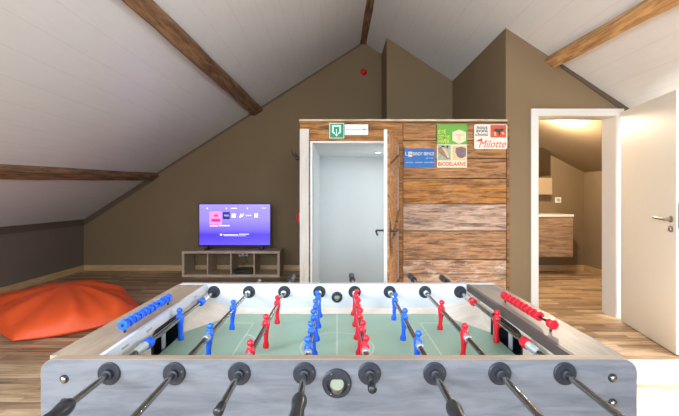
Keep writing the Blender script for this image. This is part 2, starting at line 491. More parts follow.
# ------------------------------------------------------------------ beams
def on_slope(px, py, side, t):
    """where the line of sight meets the plane lying t below the slope"""
    d = Vector(((px-VX)/F, 1, -(py-VY)/F))
    # slope plane: z = RZ - s*|x-RX| - t/cos
    s = SL if side == 'L' else -SR
    c = RZ-s*RX if side == 'L' else RZ+SR*RX
    # z = c + s*x - t*k
    k = math.sqrt(1+s*s)
    lam = (c-t*k-CH)/(d.z-s*d.x)
    return Vector((0, 0, CH))+d*lam
def ext(a, b, y):
    k = (y-a.y)/(b.y-a.y); return a+(b-a)*k
def slope_beam(name, side, lowA, lowB, upA, upB, t, mat, yend, ynear=YF):
    """A: far image point, B: near image point, of the lower and upper edges of the beam's face"""
    s = SL if side == 'L' else -SR
    n = Vector((s, 0, -1)).normalized()      # away from the slope, into the room
    l0, l1 = on_slope(*lowA, side, t), on_slope(*lowB, side, t)
    u0, u1 = on_slope(*upA, side, 0)+n*t, on_slope(*upB, side, 0)+n*t
    st_ = 26; rows = []
    bm = bmesh.new()
    up = Vector((1 if side == 'L' else -1, 0, SL if side == 'L' else SR)).normalized()
    for i in range(st_+1):
        y = yend+(ynear-yend)*i/st_
        a = ext(l0, l1, y); b = ext(u0, u1, y)
        j = lambda k: random.uniform(-k, k)
        a = a+up*j(.006)+n*j(.004); b = b+up*j(.006)+n*j(.004)
        q = [a-n*(t+.03), a-n*.012, a+up*.012, (a+b)/2+n*j(.003), b-up*.012, b-n*.012, b-n*(t+.03)]
        rows.append([bm.verts.new(v) for v in q])
    for r, r2 in zip(rows, rows[1:]):
        for k in range(7): bm.faces.new([r[k], r[(k+1) % 7], r2[(k+1) % 7], r2[k]])
    bm.faces.new(rows[0]); bm.faces.new(rows[-1][::-1])
    return obj(name, bm, mat)
b1 = slope_beam('ceiling_beam', 'L', (250, 113), (120, 0), (262, 108), (153, 0), .07, M['beamL'], YB-.002)
tag(b1, 'brown rustic purlin beam on the left slope running up towards the top of the picture', 'beam')
b2 = slope_beam('ceiling_beam', 'L', (143, 181.2), (0, 180.4), (155, 172.8), (0, 164), .07, M['beamL'], YB-.002)
tag(b2, 'dark rustic beam low on the left slope, just above the orange bean bag corner', 'beam')
b3 = slope_beam('ceiling_beam', 'R', (560, 66), (679, 5), (547.5, 56.5), (644, 0), .07, M['beamR'], YD-.002)
tag(b3, 'light honey brown rustic beam on the right slope above the white door', 'beam')
bm = bmesh.new()
rows = []
for i in range(27):
    y = YB-.003+(YF-YB)*i/26
    j = lambda: random.uniform(-.005, .005)
    q = [(.362+j(), y, 3.80), (.362+j(), y, 3.655+j()), (.376, y, 3.642+j()), (.466, y, 3.642+j()), (.48+j(), y, 3.655+j()), (.48+j(), y, 3.80)]
    rows.append([bm.verts.new(v) for v in q])
for r, r2 in zip(rows, rows[1:]):
    for k in range(6): bm.faces.new([r[k], r[(k+1) % 6], r2[(k+1) % 6], r2[k]])
bm.faces.new(rows[0]); bm.faces.new(rows[-1][::-1])
tag(obj('ceiling_beam', bm, M['beamL']), 'dark brown ridge beam along the peak of the ceiling', 'beam')

# ------------------------------------------------------------------ stair box of reclaimed planks
YP = 3.55
BXL, BXR, BZ = -.363, 1.690, 1.944
OXL, OXR, OZ = -.262, .585, 1.739
def zpx(py, Y=YP): return CH-(py-VY)*Y/F
def xpx(px, Y=YP): return (px-VX)*Y/F
def toned(bm, tone, fs):
    lay = bm.loops.layers.float_color.get('tone')
    if lay is None:
        idx = [f.index for f in fs]; bm.faces.index_update(); idx = [f.index for f in fs]
        lay = bm.loops.layers.float_color.new('tone'); bm.faces.ensure_lookup_table(); fs = [bm.faces[i] for i in idx]
    for f in fs:
        for l in f.loops: l[lay] = tuple(tone)+(1.0,)
def tbox(bm, x0, x1, y0, y1, z0, z1, tone):
    n0 = len(bm.faces); box(bm, x0, x1, y0, y1, z0, z1); bm.faces.ensure_lookup_table()
    toned(bm, tone, bm.faces[n0:])
bm = bmesh.new()
rows = [(123, 140.6, (.42, .1, .1)), (140.6, 158.3, (.68, .05, .5)), (158.3, 178.5, (.45, .1, .25)), (178.5, 204, (.48, .0, .3)),
        (204, 231, (.60, .55, .5)), (231, 259.5, (.5, .2, .35)), (259.5, 274, (.72, .35, 1)), (274, 292, (.7, .35, .9)), (292, 313, (.45, .1, .4)), (313, 317.5, (.5, .1, .4))]
xa = xpx(403.3)
for k, (y0, y1, tone) in enumerate(rows):
    zt = zpx(y0)-.004; zb = max(zpx(y1)+.004, .0)
    yy = YP+random.uniform(0, .004)
    if k == 0:
        tbox(bm, xa, xpx(436), yy, YP+.03, zb, zt, tone)
        tbox(bm, xpx(436)+.003, xpx(506.3), yy+.003, YP+.03, zb, zt, (.5, .15, .2))
    elif k == 1:
        tbox(bm, xa, xpx(450), yy, YP+.03, zb, zt, tone); tbox(bm, xpx(450)+.003, xpx(506.3), yy+.002, YP+.03, zb, zt, (.45, .1, .2))
    else: tbox(bm, xa, xpx(506.3), yy, YP+.03, zb, zt, tone)
# header boards over the doorway
tbox(bm, BXL, xpx(402.7), YP, YP+.03, zpx(129)+.002, zpx(122), (.52, .05, .1))
tbox(bm, xpx(309.3), xpx(402.7), YP+.002, YP+.03, OZ, zpx(129)-.002, (.5, .02, .3))
tbox(bm, xpx(309.3), OXL, YP+.004, YP+.03, 0, OZ, (.55, .2, .2))
tbox(bm, OXR+.006, xpx(402.7), YP-.004, YP+.03, 0, zpx(128), (.25, .05, 0))     # post beside the door
tbox(bm, xpx(506.8), xpx(509.3), YP-.002, YP+.018, 0, zpx(122), (.22, .1, 0))      # corner strip
st('wall_stairs', bm, M['plank'], origin=(0, 0, 0))
st('trim_6', boxes((BXL-.006, xpx(507.6, YP-.03), YP-.03, YP+.03, zpx(121.8), BZ+.003)), wood('ledge_wood', (206, 182, 150), (160, 130, 96), (1, 8, 8), 5))
st('trim_7', boxes((BXL, xpx(309.0), YP-.022, YP-.0005, 0, zpx(129.3))), M['postwhite'])
# body of the box behind the boards
bm = boxes((BXL, -.245, YP+.03, YB, 0, BZ-.02), (.9, 1.0, YP+.03, 5.02, 0, BZ-.1), (-.245, .9, 5.02, 5.12, 0, BZ-.1), (-.245, 1.66, YP+.03, YB-.62, 1.745, BZ-.02), (OXR+.06, .9, YP+.03, YP+.06, 0, 1.745))
st('wall_stairs_box', bm, M['wall'])
bm = boxes((-.247, -.238, YP+.03, 5.02, 0, 1.744), (.893, .902, YP+.03, 5.02, 0, 1.744), (-.24, .895, 5.008, 5.022, 0, 1.744), (-.24, .895, YP+.03, 5.02, 1.738, 1.746))
st('wall_stairs_lining', bm, M['stairwhite'])
# slim white door frame inside the opening
st('trim_8', boxes((OXL, OXL+.018, YP+.004, YP+.09, 0, OZ-.001), (OXL+.018, OXR, YP+.004, YP+.09, OZ-.016, OZ-.001)), M['white'])
# white soffit step seen at the top of the opening
dl = empty('recessed_spotlight', P(378, 152, 4.43)+Vector((0, 0, .002)))
tag(dl, 'small round lit ceiling spotlight inside the stairwell, seen above the open plank door', 'spotlight')
c = WL[dl]
bm = bmesh.new(); lathe(bm, (c.x, c.y, 1.738), (0, 0, -1), [(0, .05), (.008, .05), (.01, .036), (.004, .034)], 24, False)
obj('rim', bm, M['white'], dl, True)
bm = bmesh.new(); lathe(bm, (c.x, c.y, 1.736), (0, 0, -1), [(0, .034), (.004, .034)], 20)
obj('lens', bm, M['lamp'], dl)

# plank door, swung towards the room, hinge on its right
H = Vector((.580, 3.528, 0)); Nn = Vector((.402, 2.90, 0))
along = (Nn-H).normalized(); Lf = (Nn-H).length
inn = Vector((-.9622, .2724, 0)); inn = Vector((along.y, -along.x, 0));
if inn.x > 0: inn = -inn
def leaf_box(bm, a0, a1, t0, t1, z0, z1):
    """a along the leaf from the hinge, t through the thickness towards the white side"""
    pts = [H+along*a0+inn*t0, H+along*a1+inn*t0, H+along*a1+inn*t1, H+along*a0+inn*t1]
    prism(bm, [(p.x, p.y, z0) for p in pts], (0, 0, z1-z0))
d2 = tag(empty('door_2', H), kind='structure')
bm = bmesh.new(); leaf_box(bm, 0.0, Lf, .0, .027, .012, 1.735); obj('door_leaf', bm, M['white'], d2)
bm = bmesh.new(); nb = 5
for i in range(nb):
    n0 = len(bm.faces); leaf_box(bm, .004+(Lf-.006)*i/nb, (Lf-.006)*(i+1)/nb, -.016, 0, .02, 1.728)
    bm.faces.ensure_lookup_table(); toned(bm, (random.uniform(.4, .8), .1, .3), bm.faces[n0:])
obj('plank_cladding', bm, M['plank'], d2)
def brace(zs, ze, a0, a1, w, name='brace'):
    bm = bmesh.new()
    p = [(a0, zs), (a0, zs+w), (a1, ze+w), (a1, ze)]
    prism(bm, [(lambda q: (q.x, q.y, z))(H+along*a+inn*-.016) for a, z in p], inn*-.022)
    toned(bm, (.35, .2, .1), bm.faces[:]); obj(name, bm, M['plank'], d2)
brace(1.50, 1.36, .02, Lf-.02, .10); brace(.30, .30, .02, Lf-.02, .10); brace(.98, .70, .03, Lf-.05, .09)
bm = bmesh.new(); leaf_box(bm, .012, .05, -.022, -.016, .05, 1.70); obj('grey_strip', bm, M['plasticgrey'], d2)  # narrow grey strip down the hinge edge of the leaf
# handle, lever on the white side
hz = CH-(230.5-VY)*2.96/F
hp = H+along*(Lf-.05)
bm = bmesh.new()
tube(bm, [hp+inn*.027+Vector((0, 0, hz)), hp+inn*.094+Vector((0, 0, hz)), hp+inn*.1-along*.008+Vector((0, 0, hz-.006)), hp+inn*.1-along*.05+Vector((0, 0, hz-.035)), hp+inn*.1-along*.08+Vector((0, 0, hz-.045))], .008)
lathe(bm, hp+inn*.027+Vector((0, 0, hz)), inn, [(0, .022), (.008, .022)], 16)
obj('door_handle', bm, M['darkmetal'], d2, True)
bm = bmesh.new()
pts = [hp-inn*.016+Vector((0, 0, hz)), hp-inn*.07+Vector((0, 0, hz)), hp-inn*.07-along*.12+Vector((0, 0, hz+.0))]
tube(bm, pts, .008)
q = H+along*(Lf-.075)
prism(bm, [(p.x, p.y, hz-.16) for p in (q-inn*.016, q+along*.05-inn*.016, q+along*.05-inn*.022, q-inn*.022)], (0, 0, .24))
obj('door_handle', bm, M['darkmetal'], d2)

# antler hook and red sounder on the side of the box
ah = Vector((BXL, 3.66, 1.60))
bm = bmesh.new()
lathe(bm, ah, (-1, 0, 0), [(0, .028), (.01, .024), (.016, .01)], 14)
for dz, pts in ((0, [(0, 0, .0), (-.05, 0, -.005), (-.085, .0, .02), (-.1, .0, .07)]), (0, [(-.03, 0, -.004), (-.055, -.01, .015), (-.062, -.012, .045)]), (0, [(0, .01, -.02), (-.05, .02, -.03), (-.075, .03, -.005)])):
    tube(bm, [ah+Vector(p) for p in pts], [.008]*(len(pts)-1)+[.003], 8)
tag(obj('coat_hook', bm, M['darkmetal'], None, True, origin=ah), 'small dark antler shaped hook sticking out left of the white post', 'hook')
ac = empty('fire_alarm_button', (BXL, 3.66, .985)); tag(ac, 'red fire alarm unit beside the white post, low above the television shelf end', 'alarm')
bm = boxes((BXL-.022, BXL, 3.61, 3.71, .935, 1.035)); obj('housing', bm, M['red'], ac, bevel=.006)
bm = bmesh.new(); lathe(bm, (BXL-.022, 3.66, .985), (-1, 0, 0), [(0, .044), (.012, .04), (.022, .026), (.026, .01)], 20)
obj('cap', bm, M['red'], ac, True)
# red dome high on the gable
ad = P(363.5, 72, YB); ad = Vector((.44+.02, YB, 3.20))
ad = P(363.5, 72.5, YB)
rd = empty('alarm_dome', ad); tag(rd, 'small round red alarm high on the taupe gable under the ridge', 'alarm')
bm = bmesh.new(); lathe(bm, ad, (0, -1, 0), [(0, .052), (.02, .052), (.024, .048)], 24); obj('base', bm, M['red'], rd)
bm = bmesh.new(); lathe(bm, ad+Vector((0, -.024, 0)), (0, -1, 0), [(0, .044), (.02, .04), (.036, .026), (.042, .008)], 24); obj('dome', bm, M['red'], rd, True)

# ------------------------------------------------------------------ signs on the planks
YS = YP-.001
def sign_box(px0, px1, py0, py1, t, y=YS):
    return (xpx(px0), xpx(px1), y-t, y, zpx(py1), zpx(py0))
ex = empty('exit_sign', (xpx(337), YS, zpx(138.6))); tag(ex, 'green and pale emergency exit pictogram sign with a down arrow above the doorway', 'sign')
obj('sign_plate', boxes(sign_box(329.4, 344.2, 123.2, 138.4, .006)), M['signlight'], ex)
obj('green_field', boxes(sign_box(330.1, 343.5, 123.9, 137.8, .0075)), M['signgreen'], ex)
bm = bmesh.new()
def quad(bm, pts, y, t):
    prism(bm, [(xpx(a), y, zpx(b)) for a, b in pts], (0, -t, 0))
ye = YS-.0075
quad(bm, [(332, 125.2), (341, 125.2), (341, 127), (332, 127)], ye, .001)
quad(bm, [(332, 127), (333.7, 127), (333.7, 132), (332, 132.8)], ye, .001)
quad(bm, [(341, 127), (339.3, 127), (339.3, 132), (341, 132.8)], ye, .001)
quad(bm, [(332, 132.8), (333.7, 132), (335.2, 133), (334.6, 134.4)], ye, .001)
quad(bm, [(341, 132.8), (339.3, 132), (337.9, 133), (338.4, 134.4)], ye, .001)
quad(bm, [(336.1, 129.2), (336.9, 129.2), (336.9, 134.4), (336.1, 134.4)], ye, .001)
quad(bm, [(334.9, 134.2), (338.1, 134.2), (336.5, 136.8)], ye, .0012)
obj('pictogram', bm, M['signlight'], ex)
em = empty('emergency_light', (xpx(356), YS, zpx(136))); tag(em, 'long off white emergency lamp box beside the green exit sign', 'lamp')
obj('housing', boxes(sign_box(344.6, 368, 124.8, 135.6, .03)), M['plasticwhite'], em, bevel=.005)
bm = boxes((xpx(345.5), xpx(367), YS-.0312, YS-.0298, zpx(130.4), zpx(129.9)), (xpx(362.5), xpx(365.5), YS-.0318, YS-.0298, zpx(130.8), zpx(129.4)))
obj('seam', bm, M['plasticgrey'], em)

bs = empty('enamel_sign', (xpx(419), YS, zpx(167.5))); tag(bs, 'blue enamel advertising sign with white lettering on the plank wall', 'sign')
obj('sign_plate', boxes(sign_box(404.2, 434.4, 148.6, 167.5, .005)), M['enamelblue'], bs, bevel=.001)
def lettering(parent, txt, px0, px1, pyb, pyt, mat, y, shear=0, bold=.0, name='lettering'):
    bm = text_bm(txt, xpx(px0), y, zpx(pyb), zpx(pyt)-zpx(pyb), xpx(px1)-xpx(px0), shear, bold=bold)
    return obj(name, bm, mat, parent)
lettering(bs, 'L', 405.2, 407.6, 155.6, 152, M['enamelwhite'], YS-.005, bold=.012)
bm = boxes((xpx(408.2), xpx(412), YS-.006, YS-.005, zpx(156.8), zpx(151.8))); obj('emblem', bm, M['enamelwhite'], bs)
bm = boxes((xpx(409.4), xpx(411.6), YS-.0068, YS-.006, zpx(154.8), zpx(153.6))); obj('emblem_mark', bm, M['signred'], bs)
lettering(bs, 'SANDY', 412.6, 422.6, 155.4, 152.2, M['enamelwhite'], YS-.005, bold=.015)
lettering(bs, 'SERVICE', 423.6, 433.7, 155.4, 152.2, M['enamelwhite'], YS-.005, bold=.015)
lettering(bs, 'service - conseil - entretien', 405.5, 433.6, 163, 161.6, M['enamelwhite'], YS-.005)
lettering(bs, 'garantie', 426, 433.4, 158.8, 157.6, M['enamelwhite'], YS-.005)

gp = empty('advertising_poster', (xpx(452), YS, zpx(167.7))); tag(gp, 'tall green and cream poster with two pictures over a line of red letters', 'poster')
obj('sheet', boxes(sign_box(436.8, 466.8, 124.6, 167.7, .004)), M['papercream'], gp)
obj('green_panel', boxes(sign_box(436.8, 466.8, 124.6, 144.4, .0052)), M['enamelgreen'], gp)
lettering(gp, '\u00c9T\u00c9', 438.3, 445.6, 133.9, 129, M['yellow'], YS-.0052, bold=.02)
lettering(gp, 'COMME', 438.3, 449.3, 138.6, 135.2, M['yellow'], YS-.0052, bold=.02)
lettering(gp, 'HIVER', 438.3, 449.3, 143.4, 139.5, M['yellow'], YS-.0052, bold=.02)
bm = bmesh.new(); quad(bm, [(452.2, 132.2), (459, 129.6), (465.6, 132.2), (465.6, 140.8), (459, 144), (452.2, 140.8)], YS-.0052, .001)
obj('hexagon', bm, M['papercream'], gp)
bm = bmesh.new(); quad(bm, [(454.5, 134.4), (463.4, 134.4), (463, 136), (459.7, 135.8), (459.6, 142.5), (458.3, 142.5), (458.2, 135.8), (455, 136)], YS-.0062, .0008)
obj('hexagon_figure', bm, M['pictan'], gp)
obj('left_picture', boxes((xpx(437.8), xpx(450.6), YS-.0048, YS-.004, zpx(160.4), zpx(145.4))), M['picgreen'], gp)
bm = bmesh.new()
quad(bm, [(438, 148), (441, 146.6), (446, 153), (450, 158.5), (447.5, 159.6), (438.2, 152)], YS-.0048, .0006)
obj('picture_shape', bm, M['picbrown'], gp)
bm = bmesh.new()
quad(bm, [(441.5, 147.2), (443, 146.6), (447, 152), (449, 157.5), (447.6, 158)], YS-.0054, .0006)
obj('picture_shape', bm, M['pictan'], gp)
bm = bmesh.new()
quad(bm, [(441, 145.6), (444, 145.6), (444.4, 147.6), (442, 147.6)], YS-.0054, .0006); quad(bm, [(446, 145.6), (448.4, 145.8), (448, 148.6), (446.4, 148)], YS-.0048, .0006)
obj('picture_shape', bm, M['charcoal'], gp)
obj('right_picture', boxes((xpx(452.4), xpx(466), YS-.0048, YS-.004, zpx(160.4), zpx(146.2))), M['pictan'], gp)
bm = bmesh.new()
quad(bm, [(455.5, 148), (461, 146.8), (465.8, 148.4), (465.8, 156), (461.5, 158.6), (457.5, 157), (455.2, 152.5)], YS-.0048, .0006)
obj('picture_shape', bm, M['picmauve'], gp)
lettering(gp, 'BIODELAANE', 438.2, 465.6, 166, 162, M['signred'], YS-.004, bold=.012)

ms = empty('enamel_sign', (xpx(490), YS, zpx(149.4))); tag(ms, 'cream rectangular sign with orange square and red script at the planks\' upper right', 'sign')
bm = bmesh.new()
x0, x1, z0, z1 = xpx(474), xpx(507), zpx(149.2), zpx(124.4)
r = .018
pts = []
for cx, cz, a0 in ((x1-r, z0+r, -90), (x1-r, z1-r, 0), (x0+r, z1-r, 90), (x0+r, z0+r, 180)):
    for k in range(5):
        a = math.radians(a0+k*22.5); pts.append((cx+r*math.cos(a), YS, cz+r*math.sin(a)))
prism(bm, pts, (0, -.005, 0)); obj('sign_plate', bm, M['enamelwhite'], ms)
for t, a, b, c_, d_ in (('nous', 476.6, 487.2, 129.4, 126.6), ('avons', 475.8, 487.4, 132.4, 129.9), ('choisi', 475.2, 487.4, 136.2, 132.8)):
    lettering(ms, t, a, b, c_, d_, M['charcoal'], YS-.005, bold=.015)
obj('orange_panel', boxes((xpx(490.2), xpx(505.8), YS-.006, YS-.005, zpx(137.6), zpx(125.2))), M['signorange'], ms)
bm = bmesh.new()
quad(bm, [(492.4, 130.4), (496, 128.4), (499, 129.2), (502, 128.4), (504, 130), (501.4, 131.6), (499.6, 132), (500, 135.4), (498.4, 135.6), (497.6, 132.4), (495, 131.6)], YS-.006, .0008)
obj('emblem', bm, M['charcoal'], ms)
bm = bmesh.new(); quad(bm, [(493.6, 132.4), (495.4, 132), (496, 135.6), (494, 136)], YS-.006, .0006); obj('emblem_mark', bm, M['pictan'], ms)
bm = bmesh.new(); quad(bm, [(501, 132.4), (503.4, 132.6), (504.4, 134.6), (502, 134.4)], YS-.006, .0006)
obj('emblem_mark', bm, M['pictan'], ms)
lettering(ms, 'Milotte', 478.6, 505.8, 147.6, 140.2, M['signred'], YS-.005, .35, bold=0)
bm = bmesh.new(); quad(bm, [(475.2, 141.2), (481.4, 138.4), (482.6, 139.2), (479.2, 141.6)], YS-.005, .0008)
obj('script_stroke', bm, M['signred'], ms)

# ------------------------------------------------------------------ white bathroom door and its frame
st('trim_9', boxes((DX0-.07, DX0, YD-.018, YD, 0, DZ+.066), (DX0, DX1, YD-.018, YD, DZ, DZ+.066), (DX1, DX1+.07, YD-.018, YD, 0, DZ+.066)), M['white'], bevel=.002)
st('trim_10', boxes((DX0, DX0+.006, YD-.008, YD2+.01, 0, DZ-.006), (DX1-.006, DX1, YD-.008, YD2+.01, 0, DZ-.006), (DX0, DX1, YD-.008, YD2+.01, DZ-.006, DZ)), M['white'])
H1 = Vector((2.712, 3.462, 0)); N1 = Vector((2.545, 2.715, 0))
al = (N1-H1).normalized(); L1 = (N1-H1).length; ot = Vector((al.y, -al.x, 0))
if ot.x < 0: ot = -ot            # towards the side facing away from the camera
def leaf1(bm, a0, a1, t0, t1, z0, z1):
    pts = [H1+al*a0+ot*t0, H1+al*a1+ot*t0, H1+al*a1+ot*t1, H1+al*a0+ot*t1]
    prism(bm, [(p.x, p.y, z0) for p in pts], (0, 0, z1-z0))
d1 = tag(empty('door_1', H1), kind='structure')
bm = bmesh.new(); leaf1(bm, 0, L1, 0, .04, .008, 2.0); obj('door_leaf', bm, M['creamdoor'], d1, bevel=.002)
bm = bmesh.new(); leaf1(bm, L1-.0005, L1+.0015, .01, .03, .95, 1.15); obj('latch_plate', bm, M['steel'], d1)
hp = H1+al*(L1-.055); hz = 1.022
bm = bmesh.new()
lathe(bm, hp+Vector((0, 0, hz)), -ot, [(0, .025), (.006, .025), (.009, .012), (.03, .010)], 20)
tube(bm, [hp-ot*.02+Vector((0, 0, hz)), hp-ot*.048+Vector((0, 0, hz)), hp-ot*.052-al*.02+Vector((0, 0, hz+.001)), hp-ot*.052-al*.07+Vector((0, 0, hz+.003)), hp-ot*.05-al*.125+Vector((0, 0, hz+.008))], .009)
obj('door_handle', bm, M['steel'], d1, True)
bm = bmesh.new(); lathe(bm, hp+Vector((0, 0, hz-.075)), -ot, [(0, .024), (.006, .024), (.009, .014), (.016, .012)], 20)
obj('key_rosette', bm, M['steel'], d1, True)
for z in (.25, 1.75):
    bm = bmesh.new(); lathe(bm, H1+ot*.02+al*-.012+Vector((0, 0, z)), (0, 0, 1), [(0, .009), (.09, .009)], 12); obj('hinge', bm, M['steel'], d1)

# ------------------------------------------------------------------ bathroom things
va = empty('vanity_unit', (2.9, 5.6, .27)); tag(va, 'wall hung wood vanity unit with white basin top seen through the bathroom doorway', 'vanity')
VY0, VX1 = 5.42, xpx(573, 5.42)
obj('cabinet', boxes((2.35, VX1, VY0+.012, YB-.0, .285, .886)), M['vanity'], va)
for z0, z1 in ((.285, .583), (.587, .883)):
    obj('drawer_front', boxes((2.35, VX1, VY0, VY0+.012, z0, z1)), M['vanity'], va)
obj('basin_top', boxes((2.33, VX1+.01, VY0-.01, YB-.0, .886, .925)), M['ceramic'], va, bevel=.006)
bm = bmesh.new(); fx = 3.06
tube(bm, [(fx, 5.7, .925), (fx, 5.7, .99), (fx, 5.68, 1.01), (fx, 5.58, 1.0)], .013)
tube(bm, [(fx, 5.7, 1.01), (fx, 5.7, 1.03), (fx, 5.64, 1.05)], .007)
obj('tap', bm, M['chrome'], va, True)
mc = empty('mirror_cabinet', (2.9, YB-.0, 1.22)); tag(mc, 'wall mirror cabinet above the vanity, with a beige lower part', 'mirror')
xm = xpx(552, 5.68)
obj('cabinet', boxes((2.5, xm, 5.69, YB-.0, 1.225, 1.485)), plain('beige_reflection', (172, 150, 118), .5), mc)
obj('reflection_panel', boxes((2.5, xm, 5.675, 5.69, 1.225, 1.485)), plain('beige_reflection_front', (172, 150, 118), .5), mc)  # beige colour paints what the lower part of the mirror reflects
obj('mirror', boxes((2.5, xm-.01, 5.70, YB-.0, 1.49, 1.96)), M['mirror'], mc)
so = empty('wall_socket', P(558, 200, YB-.0)); tag(so, 'white wall socket on the bathroom wall right of the mirror cabinet', 'socket')
c = WL[so]
obj('plate', boxes((c.x-.05, c.x+.045, c.y-.012, c.y, c.z-.045, c.z+.045)), M['plasticwhite'], so, bevel=.003)
obj('insert', boxes((c.x-.02, c.x+.02, c.y-.014, c.y-.01, c.z-.02, c.z+.02)), M['plasticgrey'], so)

# ------------------------------------------------------------------ television, shelf unit
KY0, KY1 = 5.36, 5.74
KX0, KX1, KZ = -2.298, -.848, .383
sh = empty('shelf_unit', ((KX0+KX1)/2, 5.55, 0)); tag(sh, 'low pale oak shelf unit with four open cubes under the television', 'shelf unit')
th = .036
obj('top_board', boxes((KX0, KX1, KY0, KY1, KZ-th, KZ)), M['oakshelf'], sh, bevel=.002)
obj('bottom_board', boxes((KX0, KX1, KY0, KY1, 0.0, th)), M['oakshelf'], sh, bevel=.002)
for x in (KX0, KX1-th): obj('side_board', boxes((x, x+th, KY0, KY1, th, KZ-th)), M['oakshelf'], sh)
cw = (KX1-KX0-2*th)/4
for k in (1, 2, 3):
    x = KX0+th+cw*k; obj('divider', boxes((x-.009, x+.009, KY0+.002, KY1, th, KZ-th)), M['oakshelf'], sh)
TY = 5.52
tx0, tx1, tz0, tz1 = xpx(198.6, TY), xpx(270.8, TY), CH-(246-VY)*TY/F, CH-(203.6-VY)*TY/F
tv = empty('television', ((tx0+tx1)/2, TY, KZ)); tag(tv, 'flat screen television showing a purple menu, standing on the shelf unit', 'television')
obj('casing', boxes((tx0, tx1, TY+.004, TY+.05, tz0, tz1)), M['tvblack'], tv, bevel=.004)
b = .012
bm = boxes((tx0+b, tx1-b, TY+.001, TY+.004, tz0+.016, tz1-b)); obj('screen', bm, M['screen'], tv)
bm = boxes((tx0, tx0+b, TY-.002, TY+.004, tz0, tz1), (tx1-b, tx1, TY-.002, TY+.004, tz0, tz1), (tx0+b, tx1-b, TY-.002, TY+.004, tz1-b, tz1), (tx0+b, tx1-b, TY-.002, TY+.004, tz0, tz0+.016))
obj('bezel', bm, M['tvblack'], tv)
for x in (tx0+.14, tx1-.14):
    bm = bmesh.new()
    prism(bm, [(x-.01, TY+.01, tz0+.02), (x+.01, TY+.01, tz0+.02), (x+.02, TY+.01, KZ+.006), (x-.02, TY+.01, KZ+.006)], (0, .02, 0))
    box(bm, x-.022, x+.022, TY-.09, TY+.15, KZ, KZ+.012); obj('foot', bm, M['tvblack'], tv)
def tvbox(px0, px1, py0, py1): return (xpx(px0, TY), xpx(px1, TY), TY-.0002, TY+.001, CH-(py1-VY)*TY/F, CH-(py0-VY)*TY/F)
obj('menu_tile', boxes(tvbox(209.6, 221.8, 211.6, 224.4)), M['pink'], tv)
obj('tile_text', boxes(tvbox(211.4, 220.4, 219, 221.6), tvbox(214, 218, 214.6, 216.6)), M['maroon'], tv)
bm = bmesh.new(); obj('menu_tile', boxes(tvbox(222.8, 229.8, 212, 219.2)), M['navy'], tv)
obj('menu_icon', boxes(tvbox(224.2, 228.6, 214.6, 216.4)), M['lilac'], tv)
obj('menu_icon', boxes(tvbox(231.6, 235.8, 213.6, 217.6)), M['lilac'], tv)
bm = bmesh.new()
def tvq(bm, pts):
    prism(bm, [(xpx(a, TY), TY+.001, CH-(b_-VY)*TY/F) for a, b_ in pts], (0, -.0012, 0))
tvq(bm, [(239, 217.6), (240.4, 213.8), (242, 213.8), (241, 217.6)]); tvq(bm, [(241.6, 217.2), (243, 213.4), (244.2, 213.4), (243, 216.4)])
obj('menu_icon', bm, M['lilac'], tv)
obj('menu_icon', boxes(tvbox(245.8, 247.2, 214.9, 216.1), tvbox(247.8, 249.2, 214.9, 216.1), tvbox(249.8, 251.2, 214.9, 216.1)), M['lilac'], tv)
obj('menu_icon', boxes(tvbox(254.4, 255.8, 213.2, 217.6), tvbox(256.4, 258, 213.2, 217.6)), M['lilac'], tv)
obj('menu_text', boxes(tvbox(209.8, 218, 225.4, 226.4), tvbox(219, 229.6, 225.0, 226.2)), M['lilac'], tv)
obj('menu_text', boxes(tvbox(220, 222, 233.8, 235.6), tvbox(223, 238, 234.4, 235.1), tvbox(239, 249, 233.8, 234.5), tvbox(224, 246, 235.6, 236.0)), M['lilac'], tv)
for q in ((206.6, 208, 207.6, 209), (225.8, 227, 207.6, 209), (231, 237, 207.8, 208.8), (246.8, 248, 207.4, 208.8), (262, 266, 207.8, 208.4)): obj('menu_text', boxes(tvbox(*q)), M['lilac'], tv)
# box in the third cube
sb = empty('media_box', (xpx(243, 5.5), 5.5, th)); tag(sb, 'black media box lying in the third cube of the shelf unit', 'media box')
x0, x1 = KX0+th+cw*2+.04, KX0+th+cw*3-.03
obj('casing', boxes((x0, x1, 5.40, 5.62, th+.005, th+.062)), M['tvblack'], sb, bevel=.006)
for x in (x0+.03, x1-.03):
    for y in (5.43, 5.59):
        bm = bmesh.new(); lathe(bm, (x, y, th), (0, 0, 1), [(0, .01), (.007, .01)], 10); obj('foot', bm, M['tvblack'], sb)
ws = empty('wall_socket', P(243, 254, YB)); tag(ws, 'white double wall socket on the rear wall behind the third cube', 'socket')
c = WL[ws]
obj('plate', boxes((c.x-.08, c.x+.08, c.y-.012, c.y, c.z-.035, c.z+.04)), M['plasticwhite'], ws, bevel=.003)
for dx in (-.036, .036):
    bm = bmesh.new(); lathe(bm, (c.x+dx, c.y-.012, c.z), (0, -1, 0), [(0, .022), (.002, .022)], 16); obj('socket_face', bm, M['plasticgrey'], ws)
bm = bmesh.new(); tube(bm, [(c.x+.03, c.y-.014, c.z), (c.x+.05, c.y-.04, c.z-.06), (c.x+.09, c.y-.06, c.z-.12), (c.x+.05, 5.66, .15), (c.x+.03, 5.625, .07)], .004, 8)
tag(obj('power_cable', bm, M['tvblack'], None, True), 'thin black cable from the double wall socket to the media box', 'cable')

